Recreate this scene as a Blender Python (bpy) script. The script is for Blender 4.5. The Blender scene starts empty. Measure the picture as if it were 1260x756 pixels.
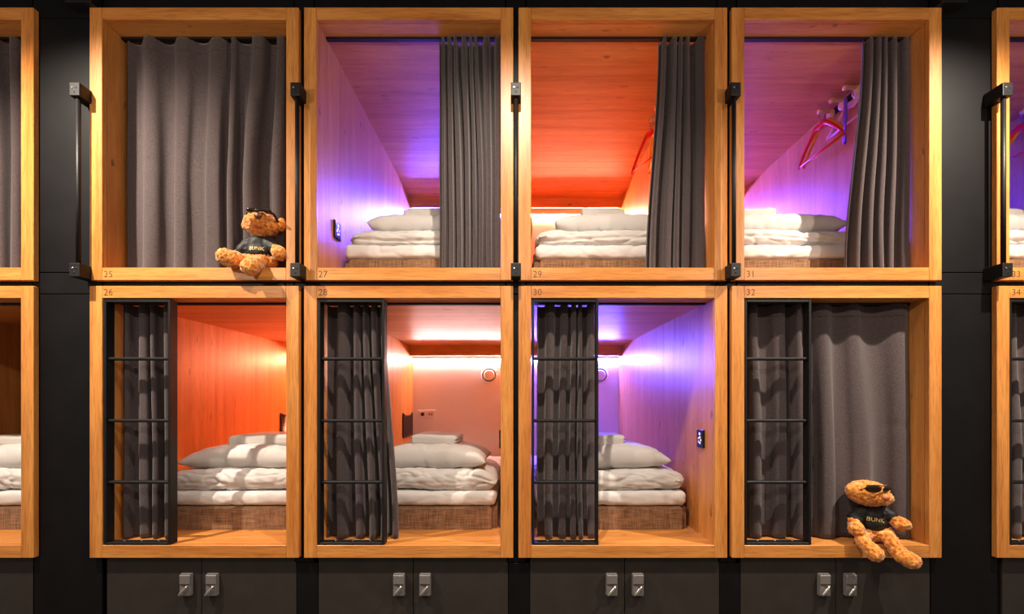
import bpy, bmesh, math, random
from mathutils import Vector, Matrix, noise
from mathutils.bvhtree import BVHTree

# ------------------------------------------------------------------ frame of reference
K = 0.0042                     # metres per photograph pixel on the plane of the pod fronts (y = 0)
VX, VY, CZ, CD = 635.0, 492.0, 1.30, 2.30
def P(px, py, y=0.0):          # pixel -> point at depth y behind the pod fronts
    s = K * (CD + y) / CD
    return Vector(((px - VX) * s, y, CZ + (VY - py) * s))
def X0(px): return (px - VX) * K
def Z0(py): return CZ + (VY - py) * K

scene = bpy.context.scene
COL = scene.collection

# ------------------------------------------------------------------ camera, world, lamps, exposure
cam = bpy.data.objects.new('camera', bpy.data.cameras.new('camera'))
COL.objects.link(cam)
cam.location = (0, -CD, CZ); cam.rotation_euler = (math.pi / 2, 0, 0)
cam.data.sensor_width = 36.0
cam.data.lens = 36.0 * (CD / K) / 1260.0
cam.data.shift_x = -(VX - 630.0) / 1260.0
cam.data.shift_y = (VY - 378.0) / 1260.0
cam.data.clip_start = 0.05
scene.camera = cam

world = bpy.data.worlds.new('world'); scene.world = world
world.use_nodes = True
bg = world.node_tree.nodes['Background']
bg.inputs['Color'].default_value = (1.0, 0.86, 0.72, 1); bg.inputs['Strength'].default_value = 0.25

vs = scene.view_settings
vs.view_transform = 'Standard'; vs.look = 'None'; vs.gamma = 1.0; vs.use_curve_mapping = False
vs.exposure = 0.30

def lamp(x, y, z, watts, aim=None, color=(1.0, 0.86, 0.70), size=1.85, rad=0.025):
    l = bpy.data.lights.new('ceiling_spot' if aim else 'aisle_lamp', 'SPOT' if aim else 'POINT')
    l.energy = watts; l.color = color; l.shadow_soft_size = rad
    o = bpy.data.objects.new(l.name, l); COL.objects.link(o)
    o.location = (x, y, z)
    if aim:
        l.spot_size = size; l.spot_blend = 1.0
        o.rotation_euler = (Vector(aim) - Vector((x, y, z))).to_track_quat('-Z', 'Y').to_euler()
for sx in (-1, 1):
    lamp(sx * 2.55, -0.98, 3.50, 450, (sx * 1.8, 0.15, 0.3))       # downlights of the aisle
    lamp(sx * 2.30, -1.95, 2.60, 48, rad=0.04)                   # low aisle lamps shining into the upper pods
lamp(0.0, -1.05, 3.50, 205, (0, 0.15, 0.3))
lamp(0.0, -1.95, 2.60, 32, rad=0.04)

# ------------------------------------------------------------------ helpers
def tag(o, label=None, cat=None, group=None, kind=None):
    if label: o['label'] = label
    if cat: o['category'] = cat
    if group: o['group'] = group
    if kind: o['kind'] = kind
    return o
def link(name, me, mat=None, parent=None, loc=(0, 0, 0), smooth=False):
    if mat is not None and not me.materials: me.materials.append(mat)
    if smooth:
        for p in me.polygons: p.use_smooth = True
    o = bpy.data.objects.new(name, me); COL.objects.link(o)
    o.location = loc
    if parent is not None: o.parent = parent
    return o
def empty(name, loc=(0, 0, 0), rz=0.0):
    o = bpy.data.objects.new(name, None); COL.objects.link(o)
    o.location = loc; o.rotation_euler = (0, 0, rz); o.empty_display_size = 0.05
    return o
def mesh_of(bm, name='mesh'):
    bmesh.ops.recalc_face_normals(bm, faces=bm.faces)
    me = bpy.data.meshes.new(name); bm.to_mesh(me); bm.free()
    return me
def bm_box(bm, a, b):
    xs, ys, zs = zip(a, b)
    v = [bm.verts.new((x, y, z)) for x in xs for y in ys for z in zs]
    for f in ((0, 1, 3, 2), (4, 6, 7, 5), (0, 4, 5, 1), (2, 3, 7, 6), (0, 2, 6, 4), (1, 5, 7, 3)):
        bm.faces.new([v[i] for i in f])
    return v
def box(name, a, b, mat, parent=None, bevel=0.0, seg=2):
    """box from corner a to corner b in the parent's space, origin at its centre"""
    c = [(p + q) / 2 for p, q in zip(a, b)]
    h = [abs(q - p) / 2 for p, q in zip(a, b)]
    bm = bmesh.new(); bm_box(bm, [-i for i in h], h)
    if bevel:
        bmesh.ops.bevel(bm, geom=bm.edges[:], offset=bevel, segments=seg, affect='EDGES', profile=0.5)
    return link(name, mesh_of(bm, name), mat, parent, c)
def bm_tube(bm, pts, r, seg=10, caps=True):
    pts = [Vector(p) for p in pts]; rings = []
    rs = r if isinstance(r, (list, tuple)) else [r] * len(pts)
    up = Vector((0, 0, 1)); prev = None
    for i, p in enumerate(pts):
        t = (pts[min(i + 1, len(pts) - 1)] - pts[max(i - 1, 0)]).normalized()
        if prev is None:
            n = t.cross(up)
            if n.length < 1e-3: n = t.cross(Vector((1, 0, 0)))
            n.normalize()
        else:
            n = (prev - t * prev.dot(t)).normalized()
        prev = n; b = t.cross(n)
        rings.append([bm.verts.new(p + (n * math.cos(2 * math.pi * k / seg) + b * math.sin(2 * math.pi * k / seg)) * rs[i]) for k in range(seg)])
    for a, b in zip(rings, rings[1:]):
        for k in range(seg):
            bm.faces.new((a[k], a[(k + 1) % seg], b[(k + 1) % seg], b[k]))
    if caps:
        bm.faces.new(rings[0][::-1]); bm.faces.new(rings[-1])
def tube(name, pts, r, mat, parent=None, seg=10):
    bm = bmesh.new(); bm_tube(bm, pts, r, seg)
    return link(name, mesh_of(bm, name), mat, parent, smooth=True)
def bm_lathe(bm, prof, axis='y', seg=24):
    """prof: (radius, along) pairs; closed by caps"""
    rings = []
    for r, t in prof:
        ring = []
        for k in range(seg):
            a = 2 * math.pi * k / seg
            c, s = r * math.cos(a), r * math.sin(a)
            ring.append(bm.verts.new({'y': (c, t, s), 'x': (t, c, s), 'z': (c, s, t)}[axis]))
        rings.append(ring)
    for a, b in zip(rings, rings[1:]):
        for k in range(seg): bm.faces.new((a[k], a[(k + 1) % seg], b[(k + 1) % seg], b[k]))
    bm.faces.new(rings[0]); bm.faces.new(rings[-1])
def soft_box(half, r, n=(24, 12, 8), disp=None):
    """rounded cushion-like block; disp(point, normal) -> offset point"""
    hx, hy, hz = half; nx, ny, nz = n
    rr = [min(r[i], half[i]) for i in range(3)]
    bm = bmesh.new(); cache = {}
    def vert(i, j, k):
        key = (i, j, k)
        if key in cache: return cache[key]
        q = []
        for v, m, h in ((i, nx, hx), (j, ny, hy), (k, nz, hz)):
            t = -1 + 2 * v / m
            t = math.sin(t * math.pi / 2) * 0.5 + t * 0.5
            q.append(t * h)
        inner = [max(-(half[a] - rr[a]), min(half[a] - rr[a], q[a])) for a in range(3)]
        d = Vector([(q[a] - inner[a]) / rr[a] for a in range(3)])
        if d.length > 1e-9:
            d.normalize()
        p = Vector([inner[a] + d[a] * rr[a] for a in range(3)])
        nrm = Vector([d[a] / rr[a] for a in range(3)])
        if nrm.length > 0: nrm.normalize()
        if disp: p = disp(p, nrm)
        cache[key] = bm.verts.new(p)
        return cache[key]
    def face(*ks):
        try: bm.faces.new([vert(*k) for k in ks])
        except ValueError: pass
    for i in range(nx):
        for j in range(ny):
            for k in (0, nz): face((i, j, k), (i + 1, j, k), (i + 1, j + 1, k), (i, j + 1, k))
    for i in range(nx):
        for k in range(nz):
            for j in (0, ny): face((i, j, k), (i + 1, j, k), (i + 1, j, k + 1), (i, j, k + 1))
    for j in range(ny):
        for k in range(nz):
            for i in (0, nx): face((i, j, k), (i, j + 1, k), (i, j + 1, k + 1), (i, j, k + 1))
    return mesh_of(bm, 'soft')
def text_mesh(s, size, offset=0.0, align='LEFT', extrude=0.0):
    cu = bpy.data.curves.new('txt', 'FONT'); cu.body = s; cu.size = size; cu.align_x = align
    cu.offset = offset; cu.extrude = extrude; cu.resolution_u = 4
    o = bpy.data.objects.new('txt', cu); COL.objects.link(o)
    dg = bpy.context.evaluated_depsgraph_get()
    me = bpy.data.meshes.new_from_object(o.evaluated_get(dg))
    bpy.data.objects.remove(o); bpy.data.curves.remove(cu)
    return me

# ------------------------------------------------------------------ materials
def lin(c):
    return tuple(((v / 255) / 12.92 if v / 255 <= 0.04045 else ((v / 255 + 0.055) / 1.055) ** 2.4) for v in c) + (1,)
class NT:
    def __init__(self, name):
        self.m = bpy.data.materials.new(name); self.m.use_nodes = True
        self.t = self.m.node_tree; self.b = self.t.nodes['Principled BSDF']
    def n(self, typ, **kw):
        nd = self.t.nodes.new(typ)
        for k, v in kw.items(): setattr(nd, k, v)
        return nd
    def l(self, a, b): self.t.links.new(a, b)
    def bsdf(self, color=None, rough=0.5, metal=0.0, spec=0.5, sheen=0.0):
        if color is not None: self.b.inputs['Base Color'].default_value = color
        self.b.inputs['Roughness'].default_value = rough; self.b.inputs['Metallic'].default_value = metal
        self.b.inputs['Specular IOR Level'].default_value = spec
        if sheen:
            self.b.inputs['Sheen Weight'].default_value = sheen; self.b.inputs['Sheen Roughness'].default_value = 0.5
    def coords(self, scale, rand=True):
        tc = self.n('ShaderNodeTexCoord'); mp = self.n('ShaderNodeMapping')
        mp.inputs['Scale'].default_value = scale
        if rand:
            oi = self.n('ShaderNodeObjectInfo'); mu = self.n('ShaderNodeMath', operation='MULTIPLY'); mu.inputs[1].default_value = 37.0
            cx = self.n('ShaderNodeCombineXYZ'); self.l(oi.outputs['Random'], mu.inputs[0])
            for i in range(3): self.l(mu.outputs[0], cx.inputs[i])
            self.l(cx.outputs[0], mp.inputs['Location'])
        self.l(tc.outputs['Object'], mp.inputs['Vector'])
        return mp.outputs['Vector']
    def noise(self, vec, scale, detail=3.0, rough=0.55, dist=0.0):
        nd = self.n('ShaderNodeTexNoise'); nd.inputs['Scale'].default_value = scale
        nd.inputs['Detail'].default_value = detail; nd.inputs['Roughness'].default_value = rough
        nd.inputs['Distortion'].default_value = dist
        self.l(vec, nd.inputs['Vector']); return nd.outputs['Fac']
    def ramp(self, fac, stops):
        r = self.n('ShaderNodeValToRGB'); e = r.color_ramp.elements
        while len(e) < len(stops): e.new(0.5)
        for i, (p, c) in enumerate(stops): e[i].position = p; e[i].color = c
        self.l(fac, r.inputs['Fac']); return r.outputs['Color']
    def mix(self, a, b, fac, mode='MIX'):
        m = self.n('ShaderNodeMix', data_type='RGBA', blend_type=mode)
        for sock, v in ((m.inputs[6], a), (m.inputs[7], b), (m.inputs[0], fac)):
            if hasattr(v, 'is_linked') or hasattr(v, 'links'): self.l(v, sock)
            else: sock.default_value = v
        return m.outputs[2]
    def bump(self, h, strength=0.3, dist=0.002):
        b = self.n('ShaderNodeBump'); b.inputs['Strength'].default_value = strength; b.inputs['Distance'].default_value = dist
        self.l(h, b.inputs['Height']); self.l(b.outputs['Normal'], self.b.inputs['Normal'])
G = lambda v: (v, v, v, 1)

def wood(name, axis, light, dark, knots=True, rough=0.42, grain=1.0):
    t = NT(name); t.bsdf(rough=rough, spec=0.4)
    st = {'x': (0.06, 1, 1), 'y': (1, 0.06, 1), 'z': (1, 1, 0.06)}[axis]
    v = t.coords(st)
    broad = t.noise(v, 16.0, 4.0, 0.6, 0.4)
    fine = t.noise(v, 150.0, 3.0, 0.6)
    c = t.ramp(broad, [(0.30, dark), (0.68, light)])
    pores = t.ramp(fine, [(0.36, G(0.55 if grain >= 1 else 0.75)), (0.54, G(1.0))])
    c = t.mix(c, pores, 0.35 if knots else 0.6, 'MULTIPLY')
    if knots:
        st2 = {'x': (0.5, 1, 1), 'y': (1, 0.5, 1), 'z': (1, 1, 0.5)}[axis]
        v2 = t.coords(st2)
        vo = t.n('ShaderNodeTexVoronoi', feature='F1'); vo.inputs['Scale'].default_value = 7.0; vo.inputs['Randomness'].default_value = 1.0
        wv = t.n('ShaderNodeVectorMath', operation='ADD')
        nn = t.n('ShaderNodeTexNoise'); nn.inputs['Scale'].default_value = 30.0; t.l(v2, nn.inputs['Vector'])
        sc = t.n('ShaderNodeVectorMath', operation='SCALE'); sc.inputs['Scale'].default_value = 0.05
        t.l(nn.outputs['Color'], sc.inputs[0]); t.l(v2, wv.inputs[0]); t.l(sc.outputs[0], wv.inputs[1])
        t.l(wv.outputs[0], vo.inputs['Vector'])
        k = t.ramp(vo.outputs['Distance'], [(0.04, G(0.28)), (0.11, G(1.0))])
        c = t.mix(c, k, 0.8, 'MULTIPLY')
        # short dark flecks along the grain
        st3 = {'x': (0.22, 1, 1), 'y': (1, 0.22, 1), 'z': (1, 1, 0.22)}[axis]
        v3 = t.coords(st3)
        fl = t.noise(v3, 42.0, 2.0, 0.5)
        c = t.mix(c, t.ramp(fl, [(0.24, G(0.40)), (0.33, G(1.0))]), 0.75, 'MULTIPLY')
    t.l(c, t.b.inputs['Base Color'])
    t.bump(fine, 0.12, 0.001)
    return t.m
WL, WD = lin((214, 146, 78)), lin((186, 114, 52))
M = {}
for ax in 'xyz':
    M['wood_' + ax] = wood('oak_panel_' + ax, ax, WL, WD)
    M['frame_' + ax] = wood('oak_frame_' + ax, ax, lin((216, 146, 74)), lin((184, 110, 48)), knots=False, rough=0.38)

def plain(name, color, rough=0.5, metal=0.0, spec=0.5, var=0.0, scale=20.0, bump=0.0):
    t = NT(name); t.bsdf(color, rough, metal, spec)
    if var or bump:
        v = t.coords((1, 1, 1)); f = t.noise(v, scale, 4.0, 0.6)
        if var:
            lo = tuple(c * (1 - var) for c in color[:3]) + (1,); hi = tuple(min(1, c * (1 + var)) for c in color[:3]) + (1,)
            t.l(t.ramp(f, [(0.3, lo), (0.7, hi)]), t.b.inputs['Base Color'])
        if bump: t.bump(f, bump, 0.001)
    return t.m
M['black_wall'] = plain('black_panel', lin((10, 9, 12)), 0.5, spec=0.2, var=0.35, scale=6.0, bump=0.05)
M['locker'] = plain('locker_board', lin((46, 40, 37)), 0.5, spec=0.35, var=0.15, scale=8.0)
M['black_metal'] = plain('black_metal', lin((20, 18, 20)), 0.5, 0.0, 0.3, var=0.25, scale=60.0, bump=0.08)
M['black_gloss'] = plain('black_gloss', (0.006, 0.006, 0.007, 1), 0.12)
M['lock_grey'] = plain('lock_grey', lin((122, 116, 116)), 0.42, 0.3, var=0.1, scale=90.0)
M['lock_dark'] = plain('lock_dark', lin((62, 58, 58)), 0.5)
M['lever'] = plain('lever_metal', lin((176, 172, 164)), 0.28, 0.7)
M['steel'] = plain('steel', lin((150, 148, 146)), 0.3, 0.9)
M['white_paint'] = plain('white_paint', lin((236, 230, 226)), 0.55, var=0.02, scale=3.0)
M['white_plastic'] = plain('white_plastic', lin((238, 234, 230)), 0.3)
M['ink'] = plain('engraved_ink', lin((70, 42, 20)), 0.7)
M['gold_print'] = plain('gold_print', lin((226, 190, 120)), 0.4)
M['peg_wood'] = plain('beech_peg', lin((222, 172, 122)), 0.45, var=0.1, scale=40.0)

def fabric(name, a, b, scale=420.0, rough=0.9, sheen=0.25):
    t = NT(name); t.bsdf(rough=rough, spec=0.15, sheen=sheen)
    v = t.coords((1, 1, 0.6)); f = t.noise(v, scale, 3.0, 0.7)
    t.l(t.ramp(f, [(0.34, a), (0.66, b)]), t.b.inputs['Base Color']); t.bump(f, 0.35, 0.0015)
    return t.m
M['curtain'] = fabric('charcoal_felt', lin((48, 40, 41)), lin((92, 79, 80)))
M['hem'] = fabric('charcoal_hem', lin((36, 32, 33)), lin((62, 57, 58)))
def weave(name, a, b):
    t = NT(name); t.bsdf(rough=0.9, spec=0.15, sheen=0.2)
    f1 = t.noise(t.coords((0.05, 0.05, 1)), 260.0, 2.0, 0.6); f2 = t.noise(t.coords((1, 1, 0.05)), 230.0, 2.0, 0.6)
    c = t.mix(t.ramp(f1, [(0.35, a), (0.65, b)]), t.ramp(f2, [(0.35, a), (0.65, b)]), 0.5)
    t.l(c, t.b.inputs['Base Color']); t.bump(f1, 0.3, 0.001)
    return t.m
M['base_fabric'] = weave('brown_weave', lin((84, 58, 40)), lin((164, 124, 92)))
def linen(name, col, bump=0.12, scale=500.0):
    t = NT(name); t.bsdf(col, 0.85, 0.0, 0.2, 0.15)
    f = t.noise(t.coords((1, 1, 1)), scale, 2.0, 0.6); t.bump(f, bump, 0.001)
    return t.m
M['linen'] = linen('white_cotton', lin((208, 204, 201)))
M['sheet'] = linen('white_sheet', lin((212, 208, 206)))
M['terry'] = linen('white_terry', lin((208, 203, 198)), 0.7, 320.0)
def emit(name, col, strength):
    t = NT(name); t.bsdf((0.8, 0.8, 0.8, 1), 0.5)
    t.b.inputs['Emission Color'].default_value = col + (1,) if len(col) == 3 else col
    t.b.inputs['Emission Strength'].default_value = strength
    return t.m
def fur(name):
    t = NT(name); t.bsdf(rough=0.75, spec=0.2, sheen=0.4)
    v = t.coords((1, 1, 1)); f = t.noise(v, 55.0, 4.0, 0.7, 0.8); g = t.noise(v, 320.0, 3.0, 0.7)
    c = t.ramp(f, [(0.32, lin((150, 62, 10))), (0.5, lin((236, 140, 44))), (0.68, lin((255, 202, 120)))])
    c = t.mix(c, t.ramp(g, [(0.35, G(0.45)), (0.6, G(1.0))]), 0.7, 'MULTIPLY')
    t.l(c, t.b.inputs['Base Color']); t.bump(g, 0.6, 0.003)
    return t.m
M['fur'] = fur('ginger_plush')
M['shirt'] = plain('black_shirt', lin((20, 18, 19)), 0.6, spec=0.35, var=0.2, scale=30.0)
M['nose'] = plain('brown_nose', lin((96, 48, 26)), 0.3)
M['nose_pink'] = plain('tan_nose', lin((196, 116, 74)), 0.5)
M['lens'] = plain('dark_lens', (0.02, 0.012, 0.006, 1), 0.08)
HANG = {n: plain('hanger_' + n, c, 0.35) for n, c in (
    ('red', (0.80, 0.012, 0.02, 1)), ('orange', (0.85, 0.27, 0.01, 1)), ('purple', (0.20, 0.06, 0.62, 1)),
    ('pink', (0.82, 0.36, 0.55, 1)), ('yellow', (0.88, 0.48, 0.02, 1)))}

# ------------------------------------------------------------------ pod grid (pixels on the front plane)
COLS = [(-216, 41), (110, 367.5), (374, 631.5), (638, 895), (900.5, 1159), (1227, 1484)]
ROWS = {'up': (9, 345), 'low': (352, 687)}
MEM = 15.5                      # width of the frame members in pixels
WALLY = 0.030                   # black wall stands this far behind the pod fronts
DEPTH = 2.15; BEAMY = 2.02; BEAMH = 0.10; RAILY = 0.12

class Pod: pass
PODS = {}
for ci, (l, r) in enumerate(COLS):
    for row in ('up', 'low'):
        p = Pod(); p.num = 23 + 2 * ci + (0 if row == 'up' else 1); p.row = row
        t, b = ROWS[row]
        p.ox0, p.ox1, p.oz1, p.oz0 = X0(l), X0(r), Z0(t), Z0(b)
        p.x0, p.x1, p.z1, p.z0 = X0(l + MEM), X0(r - MEM), Z0(t + MEM - 0.5), Z0(b - MEM)
        PODS[p.num] = p

# ------------------------------------------------------------------ the setting
box('floor', (-5.5, -4.2, -0.1), (5.5, 2.4, 0.0), plain('floor_vinyl', lin((70, 62, 56)), 0.5, var=0.1)).__setitem__('kind', 'structure')
box('ceiling', (-5.5, -1.2, 3.85), (5.5, 2.4, 3.95), M['black_wall']).__setitem__('kind', 'structure')
wall = box('wall_back', (-5.5, 2.30, 0.0), (5.5, 2.38, 3.85), M['black_wall']); wall['kind'] = 'structure'
def panel(x0, x1, z0, z1, y0=WALLY + 0.001, y1=WALLY + 0.019):
    o = box('panel', (x0, y0, z0), (x1, y1, z1), M['black_wall'], None, 0.0012, 1)
    o.parent = wall; o.matrix_parent_inverse = Matrix.Translation(wall.location).inverted()
    return o
J = 0.0022
BK = 0.036
ZT = lambda py: P(0, py, WALLY).z
bounds = [-5.4] + [v for l, r in COLS for v in (X0(l), X0(r))] + [5.4]
low_top, up_bot, up_top, low_bot = Z0(352), Z0(345), Z0(9), Z0(687)
for i in range(1, 6):
    a, b = bounds[2 * i] - BK, bounds[2 * i + 1] + BK
    wide = i in (1, 5)
    seams = [low_bot - BK if not wide else 0.02, ZT(362), ZT(335.5) if wide else None, ZT(22)]
    seams = [s for s in seams if s is not None] + [3.84]
    for s0, s1 in zip(seams, seams[1:]):
        if s1 - s0 > 0.02: panel(a, b, s0 + J, s1 - J)
for ci, (l, r) in enumerate(COLS):
    a, b = X0(l) + BK + 2 * J, X0(r) - BK - 2 * J
    split = {1: X0(347), 3: X0(662)}.get(ci)
    cuts = [a, b] if split is None else [a, split, b]
    for c0, c1 in zip(cuts, cuts[1:]):
        panel(c0 + J, c1 - J, low_top - BK + 0.002, up_bot + BK - 0.002)
    panel(a + J, b - J, up_top - BK, 3.84)

# ------------------------------------------------------------------ sleeping pods
def digits(parent, num, x, zc, h=0.0335):
    me = text_mesh(str(num), h / 0.70, offset=-0.0009, extrude=0.0006)
    o = link('number', me, M['ink'], parent)
    o.rotation_euler = (math.pi / 2, 0, 0); o.location = (x, -0.0004, zc - h / 2)
    o['label'] = 'engraved number %d' % num
def build_pod(num, label, led=None):
    p = PODS[num]
    base = Vector(((p.x0 + p.x1) / 2, 0, p.oz0))
    root = empty('sleeping_pod', base)
    tag(root, label, 'sleeping pod', 'numbered oak sleeping pods')
    def B(name, a, b, mat, bev=0.0):
        return box(name, Vector(a) - base, Vector(b) - base, M[mat], root, bev, 1)
    FT = WALLY - 0.002
    B('frame_stile', (p.ox0, 0, p.oz0), (p.x0, FT, p.oz1), 'frame_z', 0.0018)
    B('frame_stile', (p.x1, 0, p.oz0), (p.ox1, FT, p.oz1), 'frame_z', 0.0018)
    B('frame_rail', (p.x0 + .0005, 0, p.oz0), (p.x1 - .0005, FT, p.z0), 'frame_x', 0.0018)
    B('frame_rail', (p.x0 + .0005, 0, p.z1), (p.x1 - .0005, FT, p.oz1), 'frame_x', 0.0018)
    T = 0.018
    B('side_panel', (p.x0 - T, FT + .001, p.z0 - T), (p.x0, DEPTH, p.z1 + T), 'wood_z')
    B('side_panel', (p.x1, FT + .001, p.z0 - T), (p.x1 + T, DEPTH, p.z1 + T), 'wood_z')
    B('floor_panel', (p.x0, FT + .001, p.z0 - T), (p.x1, DEPTH, p.z0), 'wood_x')
    B('ceiling_panel', (p.x0, FT + .001, p.z1), (p.x1, DEPTH, p.z1 + T), 'wood_x')
    B('back_panel', (p.x0 - T, DEPTH, p.z0 - T), (p.x1 + T, DEPTH + T, p.z1 + T), 'white_paint')
    B('pelmet', (p.x0, BEAMY, p.z1 - BEAMH), (p.x1, BEAMY + 0.018, p.z1), 'wood_x')
    cr = B('curtain_rail', (p.x0 + .002, RAILY - .011, p.z1 - .012), (p.x1 - .002, RAILY + .011, p.z1), 'black_metal')
    if led:
        z = p.z1 - BEAMH
        o = box('light_strip', Vector((p.x0 + .004, DEPTH - .014, z - 0.032)) - base, Vector((p.x1 - .004, DEPTH - .0008, z - 0.018)) - base,
                emit('led_%d' % num, led[0], led[1]), root)
        o['label'] = 'glowing light strip behind the pelmet'
        B('light_channel', (p.x0 + .002, DEPTH - .018, z - .0172), (p.x1 - .002, DEPTH - .0008, z + .020), 'white_plastic')
    if p.row == 'up': digits(root, num, p.x0 - base.x + 0.009, (p.oz0 + p.z0) / 2 - base.z)
    else: digits(root, num, p.x0 - base.x + 0.009, (p.oz1 + p.z1) / 2 - base.z)
    return root
LED = {26: ((1.0, 0.29, 0.15), 430), 27: ((0.30, 0.25, 3.0), 480), 28: ((1.0, 0.58, 0.54), 210), 29: ((1.0, 0.30, 0.18), 470),
       30: ((0.31, 0.25, 2.6), 410), 31: ((0.42, 0.22, 2.7), 450), 33: ((0.04, 0.04, 2.8), 450)}
PLAB = {
 23: 'oak-framed upper sleeping pod cut off at the left edge, above the unlit bed',
 24: 'oak-framed lower sleeping pod at the left edge with an unlit bed inside',
 25: 'oak sleeping pod numbered 25, closed by a curtain, reclining bear on its sill',
 26: 'oak sleeping pod numbered 26 glowing orange-red, with a ladder on its left',
 27: 'upper oak sleeping pod numbered 27 glowing violet, curtain gathered right',
 28: 'oak sleeping pod numbered 28 with pale pink lit back wall and ladder',
 29: 'upper oak sleeping pod numbered 29 with orange-red lit ceiling',
 30: 'lower oak sleeping pod numbered 30 glowing violet, with a ladder on its left',
 31: 'upper oak sleeping pod numbered 31 glowing magenta with clothes hangers inside',
 32: 'oak sleeping pod numbered 32 with drawn curtain and a bear sitting on its sill',
 33: 'upper oak sleeping pod numbered 33 at the right edge, deep blue inside',
 34: 'lower oak sleeping pod numbered 34 at the right edge with ladder and curtain'}
for n in range(23, 35): build_pod(n, PLAB[n], LED.get(n))

# ------------------------------------------------------------------ lockers under the pods
def locker(ci, label, locks=True):
    l, r = COLS[ci]
    x0, x1 = X0(l + 14.5), X0(r - 6.5)
    root = empty('storage_locker', ((x0 + x1) / 2, WALLY, 0)); tag(root, label, 'locker', 'lockers under the pods')
    w = (x1 - x0) / 2; zt = low_bot - 0.004 + 0.03
    box('body', (-w, 0.022, 0.02), (w, 0.50, zt - .03 - 0.004), M['locker'], root)
    for s in (-1, 1):
        a, b = (-w + .001, -.0018) if s < 0 else (.0018, w - .001)
        box('door', (a, 0.001, 0.04), (b, 0.020, zt), M['locker'], root, 0.0012, 1)
        if not locks: continue
        cx = s * 0.069 - 0.002 if s < 0 else s * 0.069 - 0.004
        zc = Z0(721.5)
        bm = bmesh.new(); v = bm_box(bm, (-.0295, -.022, -.057), (.0295, 0, .057))
        bmesh.ops.bevel(bm, geom=bm.edges[:], offset=.003, segments=2, affect='EDGES')
        lk = link('lock', mesh_of(bm, 'lock'), M['lock_grey'], root, (cx, 0.001, zc))
        box('cap', (-.0275, -.026, .006), (.0275, -.020, .052), M['lock_grey'], lk, 0.002, 1)
        bm = bmesh.new()
        pts = [(-.024, .002), (.024, .002), (.006, -.010)]
        f = [bm.verts.new((x, -.0232, z)) for x, z in pts]; g = [bm.verts.new((x, -.019, z)) for x, z in pts]
        bm.faces.new(f); bm.faces.new(g[::-1])
        for i in range(3): bm.faces.new((f[i], f[(i + 1) % 3], g[(i + 1) % 3], g[i]))
        link('keyway', mesh_of(bm, 'keyway'), M['lock_dark'], lk)
        bm = bmesh.new()
        A, Bq = Vector((.016, -.032, -.004)), Vector((-.024, -.035, -.050))
        bm_tube(bm, [A.lerp(Bq, t) for t in (0, .12, .3, .6, .9, 1)], [.004, .005, .0075, .0085, .0065, .003], 10)
        bm_tube(bm, [(.014, -.020, -.006), (.014, -.035, -.006)], .0055, 10)
        lv = link('lever', mesh_of(bm, 'lever'), M['lever'], lk, smooth=True)
    return root
LLAB = {0: 'dark storage locker under the leftmost pod', 1: 'dark two-door storage locker under the orange-lit ladder pod', 2: 'dark two-door storage locker under the pink-lit pod',
        3: 'dark two-door storage locker under the lower violet pod', 4: 'dark two-door storage locker below the seated bear', 5: 'dark storage locker under pod 34 at the right edge'}
for ci in range(6): locker(ci, LLAB[ci], ci in (1, 2, 3, 4))
for i in range(2, 5):      # filler strips between neighbouring lockers
    panel(X0(COLS[i - 1][1] - 6.5) + J, X0(COLS[i][0] + 14.5) - J, 0.02, low_bot - BK - J)

# ------------------------------------------------------------------ grab bars in the gaps between the upper pods
def grab_bar(px, label):
    x = X0(px)
    root = empty('grab_bar', (x, WALLY, Z0(325))); tag(root, label, 'grab bar', 'black grab bars between the upper pods')
    fy = -0.095                                     # front of the brackets, 65 mm in front of the pod fronts
    def zz(py): return P(px, py, -0.065).z - Z0(325)
    for top, bot in ((101, 117.5), (323.5, 340.5)):
        z1, z0 = zz(top), zz(bot)
        br = box('bracket', (-.0255, fy, z0), (.0255, 0, z1), M['black_metal'], root, 0.003, 2)
        for k, (sx, sz) in enumerate(((-.009, .008), (.009, .008), (0, -.014))):
            bm = bmesh.new(); bm_lathe(bm, [(.0045, 0), (.0045, -.0018), (.003, -.0026)], 'y', 10)
            link('screw', mesh_of(bm, 'screw'), M['steel'] if k == 0 else M['black_metal'], br, (sx, fy / 2 + .0005, sz))
    bm = bmesh.new(); bm_tube(bm, [(0, fy + .022, zz(330)), (0, fy + .022, zz(112))], .0105, 16)
    link('bar', mesh_of(bm, 'bar'), M['black_metal'], root, smooth=True)
GAPX = [106.5, 370.8, 634.8, 898, 1223.3]
for px, lb in zip(GAPX, ('black vertical grab bar left of pod 25 beside the wide dark gap', 'black vertical grab bar beside the reclining bear, left of the violet pod',
        'black vertical grab bar between the violet and orange upper pods', 'black vertical grab bar between the orange and magenta upper pods', 'black vertical grab bar at the left side of pod 33')):
    grab_bar(px, lb)

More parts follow.
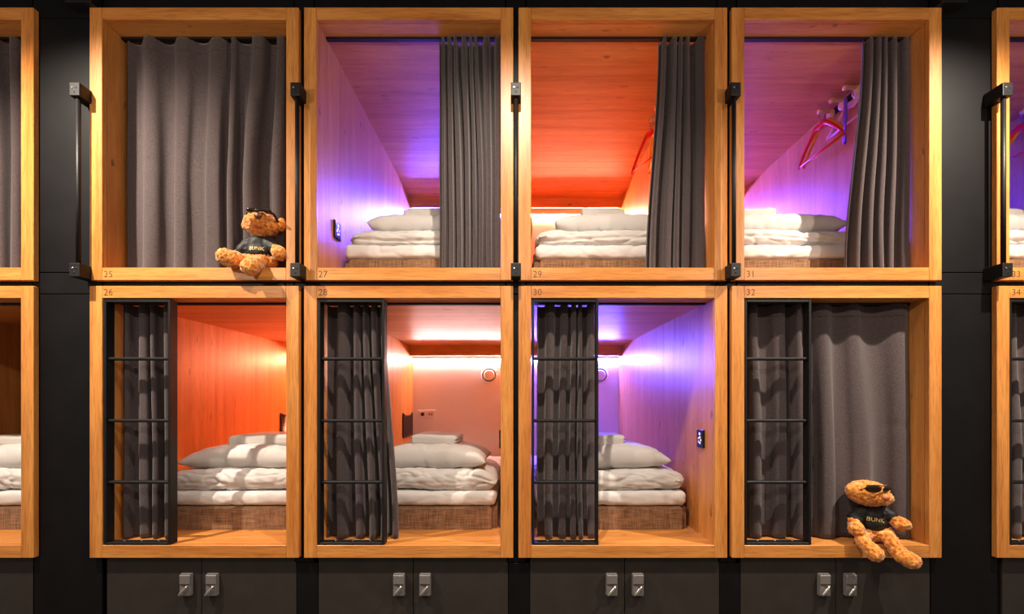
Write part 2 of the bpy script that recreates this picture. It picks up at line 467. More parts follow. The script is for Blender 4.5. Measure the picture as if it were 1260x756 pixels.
# ------------------------------------------------------------------ ladders
def ladder(num, label):
    p = PODS[num]; w = 0.345; x = p.x0 + 0.004
    root = empty('ladder', (x + w / 2, 0.004, p.z0)); tag(root, label, 'ladder', 'black steel ladders in the lower pods')
    h = p.z1 - p.z0 - 0.006; D = 0.052; T = 0.012
    for s in (-1, 1):
        a = -w / 2 if s < 0 else w / 2 - T
        box('stile', (a, 0, 0.001), (a + T, D, h), M['black_metal'], root, 0.0015, 1)
    tr = box('top_bar', (-w / 2 + T, 0, h - .014), (w / 2 - T, D, h), M['black_metal'], root, 0.0015, 1)
    bt = box('bottom_bar', (-w / 2 + T, 0, 0.001), (w / 2 - T, D, .012), M['black_metal'], root, 0.0015, 1)
    for sx in (-.09, .0, .09):
        bm = bmesh.new(); bm_lathe(bm, [(.006, 0), (.006, .003), (.004, .0045)], 'z', 10)
        link('screw', mesh_of(bm, 'screw'), M['steel'], bt, (sx, .005, .0055))
    for py in (442, 518, 593.5):
        z = P(0, py, 0.03).z - p.z0
        box('rung', (-w / 2 + T - .001, 0.010, z - .008), (w / 2 - T + .001, 0.042, z + .008), M['black_metal'], root, 0.006, 3)
for n, lb in ((26, 'black steel ladder in pod 26 beside the orange-lit bed'), (28, 'black steel ladder in pod 28 left of the pink-lit bed'),
              (30, 'black steel ladder in pod 30 left of the violet-lit bed'), (32, 'black steel ladder in front of the drawn curtain of pod 32'),
              (34, 'black steel ladder at the right edge in pod 34')):
    ladder(n, lb)

# ------------------------------------------------------------------ curtains
def smooth(t): t = max(0.0, min(1.0, t)); return t * t * (3 - 2 * t)
def curtain(num, top, bot, folds, amp, label, seed, amp_b=None, skew=0.0, crease=None, mid=None):
    """top/bot: pixel x of the two edges where seen at the curtain's depth"""
    p = PODS[num]; rnd = random.Random(seed)
    f = (CD + RAILY) / CD
    xt0, xt1 = X0(VX + (top[0] - VX) * f), X0(VX + (top[1] - VX) * f)
    xb0, xb1 = X0(VX + (bot[0] - VX) * f), X0(VX + (bot[1] - VX) * f)
    lim = (p.x0 + .006, p.x1 - .006)
    xt0, xb0 = max(xt0, lim[0]), max(xb0, lim[0]); xt1, xb1 = min(xt1, lim[1]), min(xb1, lim[1])
    amp_b = amp if amp_b is None else amp_b
    H = p.z1 - p.z0 - 0.014
    NU, NV = max(90, int(folds * 22)), 54
    # uneven fold widths
    ws = [rnd.uniform(0.35, 1.0) if rnd.random() < .6 else rnd.uniform(1.2, 2.2) for _ in range(folds)]; tot = sum(ws)
    cut = [0]
    for w_ in ws: cut.append(cut[-1] + w_ / tot)
    am = [rnd.uniform(0.45, 1.0) for _ in range(folds + 1)]
    wsb = [rnd.uniform(0.6, 1.4) * (w_ ** 0.4) for w_ in ws]; totb = sum(wsb); cutb = [0]
    for w_ in wsb: cutb.append(cutb[-1] + w_ / totb)
    def phase(u, c):
        for i in range(folds):
            if u <= c[i + 1] or i == folds - 1:
                return i + (u - c[i]) / max(1e-6, c[i + 1] - c[i]), i
    rows = []
    cx, cz0 = (xt0 + xt1) / 2, p.z0 + 0.006
    bm = bmesh.new()
    for j in range(NV + 1):
        v = j / NV
        # dense rows at the header
        vv = v ** 1.25
        row = []
        for i in range(NU + 1):
            u = i / NU
            pt, k = phase(u, cut); pb, kb = phase(u, cutb)
            e = smooth(vv * 1.6) * 0.6
            ph = pt * (1 - e) + pb * e
            kk = min(folds - 1, int(ph)); fr = ph - kk
            a_ = am[kk] * (1 - fr) + am[kk + 1] * fr
            A = amp * (1 - vv) + amp_b * vv
            A *= 1 + .18 * noise.noise((u * 7, vv * 2.5, seed + 4.4))
            s = math.sin(2 * math.pi * ph)
            s = s - 0.16 * math.sin(6 * math.pi * ph) * noise.noise((ph, vv * 1.5, seed + 7.7))
            yy = RAILY + A * a_ * s
            yy += 0.010 * noise.noise((u * 3 + seed, vv * 2.2, 0.3)) * vv
            x = (xt0 + (xt1 - xt0) * u) * (1 - smooth(vv)) + (xb0 + (xb1 - xb0) * u) * smooth(vv)
            if mid: x += mid * math.sin(math.pi * vv) * (1 - u if mid < 0 else u)
            x -= min(0.30 * A, 0.11 * abs(xt1 - xt0) / folds) * math.sin(4 * math.pi * ph) * (0.5 + 0.5 * vv)
            x += 0.006 * noise.noise((u * 5, vv * 3, seed + 2.2)) * vv
            x = max(lim[0], min(lim[1], x))
            z = p.z1 - 0.008 - H * vv
            if j == 0: z += -0.004 + 0.006 * s * -1
            if crease:
                yy += 0.006 * math.exp(-((vv - crease - .03 * math.sin(u * 5)) / .006) ** 2) * smooth(u * 6) * (0.4 + 0.6 * noise.noise((u * 6, seed, 0)))
            row.append(bm.verts.new((x - cx, yy - RAILY, z - cz0)))
        rows.append(row)
    for j in range(NV):
        for i in range(NU):
            bm.faces.new((rows[j][i], rows[j][i + 1], rows[j + 1][i + 1], rows[j + 1][i]))
    # sewn header seam: a fine line that follows the folds
    jj = min(range(NV + 1), key=lambda j: abs((j / NV) ** 1.25 * H - 0.072))
    seam = [tuple(v.co) for v in rows[jj]]
    me = bpy.data.meshes.new('curtain'); bm.to_mesh(me); bm.free()
    root = empty('curtain', (cx, RAILY, cz0)); tag(root, label, 'curtain', 'charcoal pod curtains')
    o = link('cloth', me, M['curtain'], root, smooth=True)
    so = o.modifiers.new('thickness', 'SOLIDIFY'); so.thickness = 0.0024; so.offset = 0
    bs = bmesh.new()
    pts = [Vector(q) + Vector((0, -0.0016, 0)) for q in seam]
    up, dn = [], []
    for q in pts:
        up.append(bs.verts.new(q + Vector((0, 0, .0016)))); dn.append(bs.verts.new(q - Vector((0, 0, .0016))))
    for i in range(len(pts) - 1): bs.faces.new((up[i], up[i + 1], dn[i + 1], dn[i]))
    sm = bpy.data.meshes.new('seam'); bs.to_mesh(sm); bs.free()
    sobj = link('header_seam', sm, M['hem'], root, smooth=True)
    so = sobj.modifiers.new('thickness', 'SOLIDIFY'); so.thickness = 0.0016; so.offset = 0
    return root
curtain(23, (-60, 26), (-60, 27), 6, .030, 'dark curtain hanging in the upper pod at the left edge', 3)
curtain(25, (157, 372), (157, 372), 7, .032, 'wide charcoal curtain drawn fully across the pod of the reclining bear', 5, .036, crease=.52)
curtain(27, (541, 624), (541, 622), 8, .038, 'charcoal curtain gathered at the right of the upper violet pod', 9, .034)
curtain(29, (811, 869), (796, 868), 5, .036, 'charcoal curtain gathered at the right of the upper orange-lit pod', 12, .038, crease=.55)
curtain(31, (1063, 1123), (1041, 1132), 5, .036, 'charcoal curtain flaring out in front of the hangers in the magenta pod', 15, .044)
curtain(26, (150, 214), (147, 214), 4, .036, 'charcoal curtain bunched behind the ladder of the orange-lit lower pod', 21, .040)
curtain(28, (401, 474), (401, 490), 5, .034, 'charcoal curtain bunched behind the ladder of the pink-lit pod', 24, .036)
curtain(30, (661, 731), (661, 732), 5, .034, 'charcoal curtain bunched behind the ladder of the lower violet pod', 27, .034)
curtain(32, (912, 1117), (912, 1119), 6, .026, 'wide charcoal curtain drawn across behind the upright seated bear', 31, .034, crease=.55)
curtain(34, (1236, 1330), (1236, 1330), 5, .026, 'charcoal curtain behind the ladder at the right edge', 35, .028)

# ------------------------------------------------------------------ beds
BEDY = 0.275
def wr(seed, amp, sx=9, sy=9, sz=9, ridge=True):
    off = Vector((seed * 3.7, seed * 1.3, seed * 7.9))
    def f(p, n):
        q = Vector((p.x * sx, p.y * sy, p.z * sz)) + off
        a = noise.noise(q + 0.6 * noise.noise_vector(q * 0.7))
        if ridge: a = (1 - 2.2 * abs(a)) * 0.55 + 0.45 * noise.noise(q * 2.3)
        return p + n * (amp * a)
    return f
def wr2(seed, amp, fine):
    off = Vector((seed * 3.7, seed * 1.3, seed * 7.9))
    def f(p, n):
        q = Vector((p.x * 4.5, p.y * 6, p.z * 7)) + off
        a = noise.noise(q)
        # long creases running obliquely over the cloth
        r = Vector((p.x * 7 + p.z * 14, p.y * 10, p.z * 16 - p.x * 4)) + off
        c = 1 - abs(noise.noise(r + 0.8 * noise.noise_vector(r * .5))) * 3.2
        c = max(0.0, c) ** 2 * (0.4 + max(0, noise.noise(q * 1.3 + Vector((5, 5, 5)))) * 1.8)
        g = noise.noise(r * 2.6)
        return p + n * (amp * a - fine * 1.6 * c + fine * .6 * g)
    return f
def bed(num, where, pil=(35, 25), duv=(14, 8), tow=(75, 62), order=0):
    """insets in pixels from the pod's side walls for pillow, duvet and towel"""
    p = PODS[num]; W = p.x1 - p.x0; cx = (p.x0 + p.x1) / 2; up = p.row == 'up'
    sd = num
    L = 1.68
    # base
    root = empty('bed_base', (cx, BEDY, p.z0)); tag(root, 'brown woven fabric bed base ' + where, 'bed base', 'bed bases in the pods')
    bw = W / 2 - 0.030; hb = 0.132
    bm = bmesh.new(); bm_box(bm, (-bw, 0, 0.002), (bw, L, hb))
    bmesh.ops.bevel(bm, geom=[e for e in bm.edges if abs(e.verts[0].co.z - e.verts[1].co.z) > .05], offset=.035, segments=5, affect='EDGES')
    bmesh.ops.bevel(bm, geom=[e for e in bm.edges if e.verts[0].co.z > .1 and e.verts[1].co.z > .1 and len(e.link_faces) == 2 and any(abs(f.normal.z) > .9 for f in e.link_faces)], offset=.008, segments=2, affect='EDGES')
    me = mesh_of(bm, 'bed_base'); link('upholstery', me, M['base_fabric'], root)
    # mattress
    hm = 0.086
    me = soft_box((bw - .004, L / 2, hm / 2), (.03, .03, .036), (90, 40, 10), wr2(sd, .003, .0042))
    o = link('mattress', me, M['sheet'], None, (cx, BEDY + L / 2 - .002, p.z0 + hb + hm / 2 + .003), True)
    tag(o, 'thin white sheeted mattress ' + where, 'mattress', 'mattresses in the pods')
    zt = p.z0 + hb + hm + .002
    # folded duvet
    hd = 0.125 if not up else 0.100
    x0, x1 = p.x0 + duv[0] * K, p.x1 - duv[1] * K
    hw = (x1 - x0) / 2; dl = 0.62
    rd = random.Random(sd)
    tilt = rd.uniform(-.012, .012)
    base_w = wr2(sd + 11, .010, .0085)
    def duvet_d(q, n):
        r = base_w(q, n)
        if n.z < -.5 and False: pass
        e = abs(q.x) / hw
        sag = smooth((e - .72) / .28)
        r.z -= sag * hd * (0.20 if q.z > 0 else -0.06)
        r.z += tilt * q.x / hw
        # fold line along the front
        r.y += .010 * math.exp(-((q.z + .012 + .01 * math.sin(q.x * 5 + sd)) / .008) ** 2) * (1 if n.y < -.3 else 0) * (1 if up else .35)
        return r
    me = soft_box((hw, dl / 2, hd / 2), (.05, .055, hd * .5), (110, 40, 20), duvet_d)
    o = link('folded_duvet', me, M['linen'], None, ((x0 + x1) / 2, BEDY + .012 + dl / 2, zt + hd / 2 - .002), True)
    tag(o, 'folded puffy white duvet ' + where, 'duvet', 'folded duvets in the pods')
    zd = zt + hd - .012
    # pillow
    hp = 0.165 if not up else 0.150
    x0, x1 = p.x0 + pil[0] * K, p.x1 - pil[1] * K
    hw = (x1 - x0) / 2; pl = 0.46
    pw = wr2(sd + 23, .007, .0075)
    bm = bmesh.new(); NX, NY = 90, 44; rows = {}
    for side in (1, -1):
        for i in range(NX + 1):
            for j in range(NY + 1):
                u, v = -1 + 2 * i / NX, -1 + 2 * j / NY
                edge = i in (0, NX) or j in (0, NY)
                if edge and side < 0: rows[(side, i, j)] = rows[(1, i, j)]; continue
                th = ((1 - abs(u) ** (5.5 if up else 3.2)) ** (.45 if up else .55) * (1 - abs(v) ** 5.0) ** .5) if not edge else 0
                pin = 1 - .055 * (1 - v * v) * abs(u) ** 3; pin2 = 1 - .07 * (1 - u * u) * abs(v) ** 3
                q = Vector((u * hw * pin, v * pl / 2 * pin2, side * th * hp * (.52 if side > 0 else .44)))
                n = Vector((u * .3, v * .5, side)).normalized()
                if not edge: q = pw(q, n * (th ** .5))
                q.z -= .018 * abs(u) ** 2 * (1 if not up else .6)
                rows[(side, i, j)] = bm.verts.new(q)
    for side in (1, -1):
        for i in range(NX):
            for j in range(NY):
                f = [rows[(side, i, j)], rows[(side, i + 1, j)], rows[(side, i + 1, j + 1)], rows[(side, i, j + 1)]]
                bm.faces.new(f if side > 0 else f[::-1])
    me = mesh_of(bm, 'pillow')
    o = link('pillow', me, M['linen'], None, ((x0 + x1) / 2, BEDY + .045 + pl / 2, zd + hp * .42), True)
    o.rotation_euler = (rd.uniform(.0, .03), rd.uniform(-.02, .02), rd.uniform(-.03, .03))
    tag(o, 'white pillow ' + where + ', on the folded duvet', 'pillow', 'pillows in the pods')
    zp = zd + hp * .42 + hp * .46
    # folded towel
    if tow is None: return
    x0, x1 = p.x0 + tow[0] * K, p.x1 - tow[1] * K
    hw = (x1 - x0) / 2; hh = 0.034; tl = 0.30
    tw = wr(sd + 41, .004, 10, 9, 9, False)
    def td(q, n):
        r = tw(q, n)
        r.z += .004 * math.sin(q.x * 9 + sd) - .006 * smooth((abs(q.x) / hw - .7) / .3) * (1 if q.z > 0 else 0)
        if abs(n.x) > .5:                                     # edges of the folded layers show at the ends
            g = sum(math.exp(-((q.z - zz) / .0045) ** 2) for zz in (-.012, .010))
            r.x -= math.copysign(.012 * g, n.x)
        return r
    me = soft_box((hw, tl / 2, hh), (.016, .026, .024), (44, 24, 18), td)
    o = link('folded_towel', me, M['terry'], None, ((x0 + x1) / 2, BEDY + .15 + tl / 2, zp + hh - .010), True)
    o.rotation_euler = (0, 0, rd.uniform(-.06, .06))
    tag(o, 'folded white towel ' + where + ', on the pillow', 'towel', 'folded towels in the pods')
bed(24, 'in the unlit pod at the left edge', (30, 30), (8, 8), (70, 26))
bed(26, 'in the orange-lit lower pod', (32, 16), (12, 8), (88, 40))
bed(27, 'in the upper violet pod', (36, 20), (13, 8), (80, 50))
bed(28, 'in the pink-lit pod', (40, 22), (20, 8), (92, 66))
bed(29, 'in the orange-lit upper pod', (36, 20), (9, 8), (76, 84))
bed(30, 'in the lower violet pod', (36, 26), (12, 7), (36, 84))
bed(31, 'in the magenta pod', (20, 42), (10, 10), (36, 126))
bed(33, 'in the deep blue pod at the right edge', (20, 30), (10, 10), (36, 90))

# ------------------------------------------------------------------ wall fittings inside the pods
scr = NT('touch_screen'); scr.bsdf((0.01, 0.01, 0.012, 1), 0.15)
M['screen'] = scr.m
M['icon_blue'] = emit('icon_blue', (0.1, 0.3, 1.0), 3.0)
M['icon_red'] = emit('icon_red', (1.0, 0.08, 0.15), 1.3)
M['icon_green'] = emit('icon_green', (0.1, 1.0, 0.25), .7)
M['icon_yellow'] = emit('icon_yellow', (1.0, 0.75, 0.1), .9)
M['icon_pink'] = emit('icon_pink', (1.0, 0.1, 0.8), .8)
def control_panel(num, side, y, z, label):
    p = PODS[num]; x = p.x0 if side > 0 else p.x1     # side: direction the panel faces in x
    root = empty('control_panel', (x, y, z)); tag(root, label, 'control panel', 'colour touch panels in the pods')
    def B(name, a, b, mat, bev=0, par=root):
        a = (a[0] * side, a[1], a[2]); b = (b[0] * side, b[1], b[2])
        return box(name, a, b, M[mat], par, bev, 2)
    B('housing', (.0005, -.043, -.05), (.012, .043, .05), 'black_gloss', .003)
    B('screen', (.0115, -.036, -.042), (.0128, .036, .042), 'screen')
    def dot(yy, zz, r, mat):
        bm = bmesh.new(); bm_lathe(bm, [(r, .0125 * side), (r, .0138 * side)], 'x', 12)
        link('indicator', mesh_of(bm, 'ind'), M[mat], root, (0, yy, zz))
    dot(0, .026, .008, 'icon_blue')
    for k, mt in enumerate(('icon_red', 'icon_yellow', 'icon_green', 'icon_blue', 'icon_pink')):
        a = 2 * math.pi * k / 5 + .6
        dot(.016 * math.cos(a), -.008 + .016 * math.sin(a), .0062, mt)
control_panel(27, 1, 0.25, P(411, 282, 0.226).z, 'small black touch panel with coloured lights in violet pod 27')
control_panel(30, -1, 0.16, P(863, 540, 0.16).z, 'small black touch panel with coloured lights in pod 30')
control_panel(28, -1, 0.16, P(863, 540, 0.16).z, 'black touch panel seen edge-on at the right wall of pod 28')
control_panel(29, 1, 0.25, P(411, 280, 0.226).z, 'touch panel seen edge-on at the left wall of pod 29')

def wall_speaker(num, label):
    p = PODS[num]; z = P(601, 462, DEPTH).z; x = p.x1 - 45 * K
    root = empty('wall_speaker', (x, DEPTH, z)); tag(root, label, 'speaker', 'round wall speakers in the lower pods')
    bm = bmesh.new(); bm_lathe(bm, [(.082, -.001), (.082, -.008), (.074, -.018), (.066, -.018), (.062, -.004)], 'y', 40)
    link('rim', mesh_of(bm, 'rim'), M['white_plastic'], root, smooth=False)
    bm = bmesh.new(); bm_lathe(bm, [(.0615, -.0045), (.0615, -.009)], 'y', 40)
    link('recess', mesh_of(bm, 'recess'), M['lock_dark'], root)
    bm = bmesh.new(); bm_lathe(bm, [(.052, -.008), (.054, -.020), (.046, -.026), (.020, -.028)], 'y', 40)
    link('cone', mesh_of(bm, 'cone'), M['white_plastic'], root)
wall_speaker(28, 'round white speaker on the pink back wall of pod 28')
wall_speaker(30, 'round white speaker on the violet back wall of pod 30')

def wall_socket(num, label):
    p = PODS[num]; c = P(525, 510, DEPTH)
    root = empty('wall_socket', (p.x0 + 33 * K, DEPTH, c.z)); tag(root, label, 'socket')
    box('plate', (-.084, -.010, -.043), (.084, -.0005, .043), M['white_plastic'], root, .003, 2)
    for s in (-1, 1):
        ins = box('insert', (s * .04 - .034, -.0125, -.034), (s * .04 + .034, -.0095, .034), M['white_plastic'], root, .002, 1)
        if s < 0:
            bm = bmesh.new(); bm_lathe(bm, [(.019, -.0012), (.019, -.003)], 'y', 20)
            link('well', mesh_of(bm, 'well'), M['lock_dark'], ins)
        else:
            for q in (-.012, .012): box('slot', (q - .005, -.003, -.012), (q + .005, -.0012, .012), M['lock_dark'], ins)
wall_socket(28, 'white double wall socket on the back wall of pod 28')

def mesh_rack(num, label):
    p = PODS[num]; y0, y1 = 1.74, 2.09; zc = P(500, 523, 1.9).z
    root = empty('mesh_pocket', (p.x0, (y0 + y1) / 2, zc - .11)); tag(root, label, 'mesh pocket', 'black mesh pockets on the pod walls')
    h, w = .225, (y1 - y0) / 2
    for s in (-1, 1): box('post', (.001, s * w - .009, 0), (.012, s * w + .009, h), M['black_gloss'], root, .002, 1)
    bm = bmesh.new()
    def top(y): return h - .03 + .022 * (y / w) ** 2
    for s in (-1, 1):
        n = 15
        for k in range(-n, n + 1):
            yc = k * 2 * w / n
            a, b = Vector((.008, yc - s * .11, 0)), Vector((.008, yc + s * .11, h - .02))
            pts = []
            for i in range(13):
                q = a.lerp(b, i / 12)
                if abs(q.y) < w and q.z < top(q.y): pts.append(q)
            if len(pts) > 1: bm_tube(bm, [pts[0], pts[-1]], .0045, 5)
    bm_tube(bm, [(.008, -w + 2 * w * i / 12, top(-w + 2 * w * i / 12)) for i in range(13)], .006, 6)
    bm_tube(bm, [(.008, -w, .004), (.008, w, .004)], .006, 6)
    n = link('net', mesh_of(bm, 'net'), M['black_gloss'], root)
mesh_rack(28, 'black mesh pocket on the left wall at the far end of pod 28')
mesh_rack(26, 'black mesh pocket on the orange wall at the far end of pod 26')

# ------------------------------------------------------------------ peg rails and hangers on the right walls of the upper pods
PEGZ = 461 * K + CZ
def peg_rail(num, ys, label):
    p = PODS[num]
    root = empty('peg_rail', (p.x1, sum(ys) / len(ys), PEGZ)); tag(root, label, 'peg rail', 'peg rails in the upper pods')
    yc = root.location.y
    box('rail', (-.012, min(ys) - yc - .10, -.030), (-.0005, max(ys) - yc + .07, .012), M['black_metal'], root, .002, 1)
    for y in ys:
        bm = bmesh.new()
        bm_lathe(bm, [(.012, -.012), (.0125, -.03), (.012, -.078), (.016, -.084), (.0165, -.100), (.013, -.106)], 'x', 16)
        pg = link('peg', mesh_of(bm, 'peg'), M['peg_wood'], root, (0, y - yc, 0), True)
        bm = bmesh.new(); bm_lathe(bm, [(.034, -.0118), (.036, -.018), (.030, -.028), (.014, -.030)], 'x', 24)
        link('rose', mesh_of(bm, 'rose'), M['peg_wood'], pg, (0, .006, -.022), True)
def hanger(num, y, off, rot, color, label, half=.21, drop=.175, tilt=0.0):
    """off: distance of the hanger plane from the wall; rot: about the vertical, 0 = flat along the wall"""
    p = PODS[num]
    root = empty('coat_hanger', (p.x1 - off, y, PEGZ + .014)); tag(root, label, 'hanger', 'coloured clothes hangers')
    root.rotation_euler = (0, 0, rot)
    mat = HANG[color]
    zn = -.105                           # neck below the peg
    bm = bmesh.new(); N = 28; rings = []
    for i in range(N + 1):
        u = -1 + 2 * i / N
        yy = u * half
        z = zn - drop * (abs(u) ** 1.6) * (1.0 if abs(u) < .9 else 1.0 + .25 * (abs(u) - .9)) - .012 * math.exp(-(u / .12) ** 2) + .010 * math.exp(-((abs(u) - .2) / .15) ** 2)
        z -= tilt * u
        wz = .023 * (1 - .35 * abs(u)); wx = .010
        ring = []
        for k in range(10):
            a = 2 * math.pi * k / 10
            ring.append(bm.verts.new((wx * math.cos(a), yy + .25 * wz * math.sin(a) * (-u), z + wz * math.sin(a))))
        rings.append(ring)
    for a, b in zip(rings, rings[1:]):
        for k in range(10): bm.faces.new((a[k], a[(k + 1) % 10], b[(k + 1) % 10], b[k]))
    bm.faces.new(rings[0]); bm.faces.new(rings[-1])
    link('shoulders', mesh_of(bm, 'shoulders'), mat, root, smooth=True)
    zb = zn - drop - .004
    tube('trouser_bar', [(0, -half + .012, zb + tilt), (0, half - .012, zb - tilt)], .0062, mat, root, 8)
    hk = [(0, 0, zn + .006), (0, 0, -.05)]
    for k in range(10):
        a = -math.pi / 2 + math.pi * 1.35 * k / 9
        hk.append((0, .020 * math.cos(a) + 0.0, -.020 + .022 * math.sin(a)))
    hk[1] = (0, 0, -.046)
    tube('hook', hk, .0026, M['steel'], root, 8)
YS = (0.69, 0.58, 0.46)
peg_rail(31, YS, 'black rail with round wooden pegs on the wall of magenta pod 31')
hanger(31, .69, .094, .03, 'red', 'red clothes hanger on the nearest visible peg in pod 31')
hanger(31, .675, .076, .0, 'orange', 'orange clothes hanger just behind the red one in pod 31')
hanger(31, .46, .095, -.62, 'purple', 'purple clothes hanger seen edge-on beside the curtain of pod 31', half=.145)
hanger(31, .46, .045, .04, 'pink', 'pink clothes hanger close to the wall behind the purple one in pod 31', drop=.10)
peg_rail(29, (0.77, 0.65, 0.53), 'wooden peg rail mostly hidden behind the curtain of pod 29')
hanger(29, .77, .100, .36, 'red', 'red clothes hanger half hidden by the curtain of pod 29')
hanger(29, .755, .080, -.12, 'yellow', 'yellow clothes hanger beside the red one in pod 29', half=.20)
peg_rail(33, YS, 'peg rail in blue pod 33 at the right edge')
hanger(33, .69, .094, .03, 'red', 'red clothes hanger in blue pod 33 at the right edge')
hanger(33, .675, .076, .0, 'orange', 'orange clothes hanger in blue pod 33 at the right edge')

# ------------------------------------------------------------------ duct boxes above the wide gaps
def duct_box(px0, px1, label):
    x0, x1 = X0(px0), X0(px1); z = Z0(9.2)
    root = empty('duct_box', ((x0 + x1) / 2, WALLY, z)); tag(root, label, 'duct box', 'duct boxes above the wide gaps')
    w = (x1 - x0) / 2
    box('housing', (-w, -.062, 0), (w, 0, .30), M['black_metal'], root, .002, 1)
    box('flange', (-w - .006, -.070, .030), (w + .006, -.062, .28), M['lock_dark'], root, .002, 1)
duct_box(87, 119, 'grey duct box high on the wall above the left wide gap')
duct_box(1151, 1184, 'grey duct box high on the wall above the right wide gap')

# ------------------------------------------------------------------ teddy bears
def blob_mesh(parts, voxel=.006, smooth_it=4):
    """parts: ('e', centre, radii, euler) ellipsoids or ('c', [(point, radius), ...]) tapered limbs, fused into one skin"""
    bm = bmesh.new()
    for q in parts:
        if q[0] == 'e':
            _, c, r, e = q
            m = Matrix.Translation(c) @ (e.to_matrix().to_4x4() if e is not None else Matrix()) @ Matrix.Diagonal((*r, 1))
            bmesh.ops.create_icosphere(bm, subdivisions=3, radius=1, matrix=m)
        else:
            pr = q[1]
            for (a, ra), (b, rb) in zip(pr, pr[1:]):
                for i in range(7):
                    t = i / 6
                    bmesh.ops.create_icosphere(bm, subdivisions=2, radius=ra + (rb - ra) * t, matrix=Matrix.Translation(a.lerp(b, t)))
    me = bpy.data.meshes.new('tmp'); bm.to_mesh(me); bm.free()
    o = bpy.data.objects.new('tmp', me); COL.objects.link(o)
    md = o.modifiers.new('r', 'REMESH'); md.mode = 'VOXEL'; md.voxel_size = voxel
    ms = o.modifiers.new('s', 'SMOOTH'); ms.factor = .5; ms.iterations = smooth_it
    dg = bpy.context.evaluated_depsgraph_get()
    out = bpy.data.meshes.new_from_object(o.evaluated_get(dg))
    bpy.data.objects.remove(o); bpy.data.meshes.remove(me)
    return out
def plush(me, amp=.0045, sc=85.0, seed=0.0):
    ns = [v.normal.copy() for v in me.vertices]
    for v, n in zip(me.vertices, ns):
        q = v.co * sc + Vector((seed, seed, seed))
        a = noise.noise(q + 0.5 * noise.noise_vector(q * .6)) * .7 + noise.noise(q * 2.4) * .45
        v.co += n * (amp * a)
def wrinkle(me, amp, sc, seed):
    ns = [v.normal.copy() for v in me.vertices]
    for v, n in zip(me.vertices, ns):
        q = Vector((v.co.x * sc, v.co.y * sc, v.co.z * sc * 1.8)) + Vector((seed,) * 3)
        v.co += n * (amp * (1 - 2 * abs(noise.noise(q))))
def bear(label, base, J, seed, text_at, text_rot, text_h, nose_mat):
    root = empty('teddy_bear', base); tag(root, label, 'teddy bear', 'ginger teddy bears')
    def rel(v): return v - base
    body = []
    body.append(('e', rel(J['pelvis']), Vector((.072, .062, .058)), None))
    body.append(('e', rel(J['chest']), Vector((.060, .052, .068)), None))
    hc = rel(J['head']); hr = J['head_r']
    body.append(('e', hc, hr, J.get('head_e')))
    for m, r in J['muzzle']: body.append(('e', rel(m), r, None))
    for m, r, e in J['ears']: body.append(('e', rel(m), r, e))
    for limb in J['limbs']: body.append(('c', [(rel(a), r) for a, r in limb]))
    me = blob_mesh(body, .0055, 3); plush(me, .0078, 72.0, seed)
    link('body', me, M['fur'], root, smooth=True)
    sh = [('e', rel(J['chest']) + Vector((0, 0, -.006)), Vector((.071, .062, .070)), None)]
    sh += [('e', rel(J['chest']).lerp(rel(J['pelvis']), .45), Vector((.078, .068, .052)), None)]
    for limb in J['sleeves']: sh.append(('c', [(rel(a), r) for a, r in limb]))
    sm = blob_mesh(sh, .005, 6); wrinkle(sm, .0028, 22, seed + 9)
    shirt = link('shirt', sm, M['shirt'], root, smooth=True)
    # lettering laid onto the shirt
    tm = text_mesh('BUNK', text_h / .70, 0.0, 'CENTER')
    bmt = bmesh.new(); bmt.from_mesh(tm)
    bmesh.ops.triangulate(bmt, faces=bmt.faces[:])
    bmesh.ops.subdivide_edges(bmt, edges=bmt.edges[:], cuts=1)
    bvh = BVHTree.FromPolygons([v.co for v in sm.vertices], [tuple(p.vertices) for p in sm.polygons])
    c = rel(text_at)
    for v in bmt.verts:
        q = Vector((v.co.x, 0, v.co.y - text_h / 2)); q.rotate(Matrix.Rotation(text_rot, 3, 'Y'))
        hit = bvh.ray_cast(Vector((c.x + q.x, -1.0, c.z + q.z)), Vector((0, 1, 0)))
        y = hit[0].y if hit[0] is not None else c.y
        v.co = Vector((c.x + q.x, y - .0012, c.z + q.z))
    tm2 = bpy.data.meshes.new('lettering'); bmt.to_mesh(tm2); bmt.free()
    t_ = link('lettering', tm2, M['gold_print'], shirt); t_['label'] = 'gold BUNK lettering'
    n, nr = J['nose']
    bm = bmesh.new(); bmesh.ops.create_uvsphere(bm, u_segments=18, v_segments=12, radius=1, matrix=Matrix.Diagonal((*nr, 1)))
    link('nose', mesh_of(bm, 'nose'), M[nose_mat], root, rel(n), True)
    bm = bmesh.new()
    for pts in J['wires']: bm_tube(bm, [rel(q) for q in pts], J.get('wire_r', .0028), 8)
    gl = link('sunglasses', mesh_of(bm, 'sunglasses'), M['black_gloss'], root, smooth=True)
    for c_, r, e in J['lenses']:
        bm = bmesh.new(); bmesh.ops.create_uvsphere(bm, u_segments=20, v_segments=12, radius=1, matrix=e.to_matrix().to_4x4() @ Matrix.Diagonal((*r, 1)))
        link('lens', mesh_of(bm, 'lens'), M['lens'], gl, rel(c_), True)
    return root
from mathutils import Euler
V3 = Vector
fz32 = PODS[32].z0; fz25 = PODS[25].z0
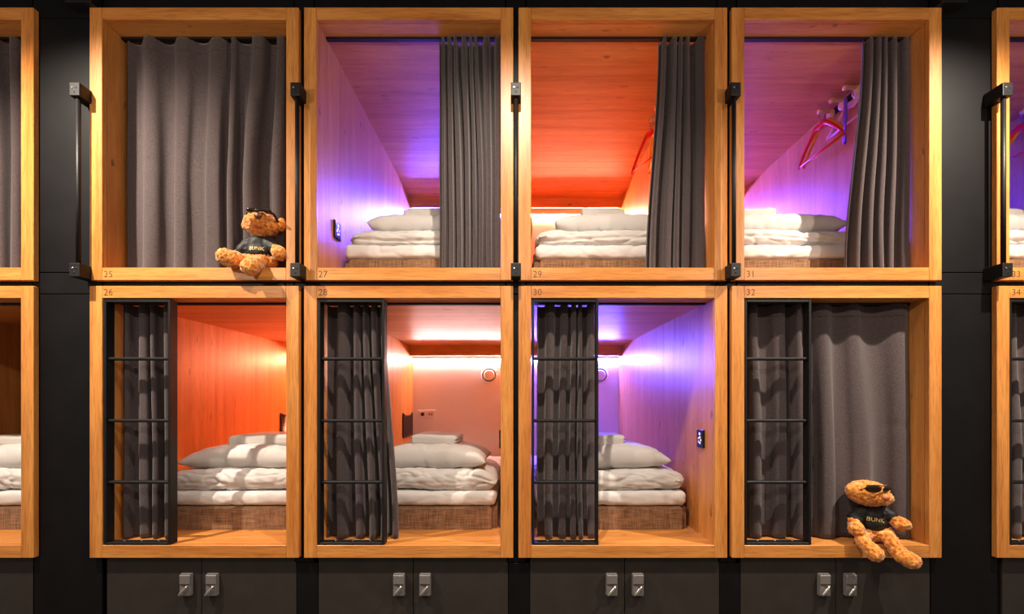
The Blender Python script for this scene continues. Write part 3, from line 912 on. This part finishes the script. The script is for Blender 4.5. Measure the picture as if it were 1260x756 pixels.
# seated bear with its legs over the sill of pod 32
J32 = dict(
    pelvis=V3((P(1074, 655, .06).x, .060, fz32 + .055)), chest=P(1071, 634, .06),
    head=P(1068, 607, .045), head_r=V3((.108, .078, .067)), head_e=Euler((0, .12, 0)),
    muzzle=[(P(1086, 613, -.015), V3((.044, .048, .038)))],
    ears=[(P(1047, 604, .050), V3((.028, .022, .036)), Euler((0, -.3, .4))), (P(1088, 603, .110), V3((.024, .018, .026)), Euler((0, .3, -.4)))],
    nose=(P(1090, 612.5, -.060), V3((.018, .013, .015))),
    limbs=[[(P(1057, 631, .05), .027), (P(1050, 642, .02), .026), (P(1054, 652, -.01), .037)],
           [(P(1086, 629, .05), .027), (P(1097, 638, .01), .026), (P(1108, 645, -.02), .036), (P(1113, 646, -.025), .030)],
           [(P(1064, 658, .02), .034), (P(1061, 666, -.03), .032), (P(1068, 673, -.065), .034), (P(1077, 682, -.085), .040)],
           [(P(1090, 656, .02), .036), (P(1098, 669, -.04), .034), (P(1108, 684, -.075), .036), (P(1121, 690, -.095), .042)]],
    sleeves=[[(P(1060, 629, .05), .033), (P(1052, 638, .03), .034)], [(P(1083, 628, .05), .033), (P(1096, 636, .015), .033)]],
    wires=[[P(1055, 604, .02), P(1062, 602, -.02), P(1068, 600, -.036)], [P(1081, 600, -.050), P(1085, 600, -.052)], [P(1096, 603, -.035), P(1098, 605, .02)],
           [P(1066, 598, -.036), P(1074, 597.5, -.045), P(1083, 598, -.052), P(1092, 598.5, -.045), P(1097, 601, -.034)]],
    lenses=[(P(1074.5, 602, -.043), V3((.037, .007, .022)), Euler((.25, .05, -.25))), (P(1091, 602, -.045), V3((.028, .007, .020)), Euler((.25, -.05, .35)))])
bear('ginger teddy bear in black shirt sitting upright on the sill of pod 32, legs dangling', V3((P(1074, 655, .06).x, .06, fz32)), J32, 3.1,
     P(1078, 640, 0), .10, .020, 'nose_pink')
# reclining bear on the sill of pod 25, seen from below
J25 = dict(
    pelvis=V3((P(322, 320, .07).x, .070, fz25 + .052)), chest=P(320, 304, .075),
    head=P(322, 277, .055), head_r=V3((.088, .078, .066)), head_e=Euler((0, .12, 0)),
    muzzle=[(P(317, 270, -.010), V3((.050, .046, .044)))],
    ears=[(P(303, 277, .06), V3((.022, .020, .028)), Euler((0, .3, .3))), (P(346, 277, .06), V3((.026, .020, .036)), Euler((0, .25, -.3)))],
    nose=(P(317.5, 265.5, -.052), V3((.021, .012, .016))),
    limbs=[[(P(333, 301, .06), .028), (P(340, 307, .03), .028), (P(344, 312, .01), .038)],
           [(P(305, 302, .06), .028), (P(297, 311, .05), .027), (P(291, 317, .045), .030)],
           [(P(312, 322, .04), .038), (P(296, 321, -.01), .036), (P(285, 319, -.045), .044), (P(277, 316, -.055), .043)],
           [(P(322, 322, .04), .040), (P(314, 325, -.02), .038), (P(308, 328.5, -.060), .046)],
           [(P(324, 321, .06), .038), (P(334, 323, .06), .034)]],
    sleeves=[[(P(331, 300, .06), .036), (P(340, 307, .04), .036)], [(P(307, 301, .06), .035), (P(298, 310, .05), .034)]],
    wires=[[P(304, 264, -.02), P(312, 259.5, -.050), P(319, 259, -.055), P(329, 259.5, -.045), P(337, 264, -.005), P(341, 271, .035), P(343, 278, .06)]],
    wire_r=.0065,
    lenses=[(P(311, 259.5, -.046), V3((.030, .010, .015)), Euler((.9, .1, .35))), (P(329, 260, -.040), V3((.031, .010, .016)), Euler((.9, .25, -.4)))])
bear('ginger teddy bear in black shirt leaning back on the sill of pod 25', V3((P(322, 320, .07).x, .07, fz25)), J25, 8.4,
     P(314, 305, 0), .0, .019, 'nose')
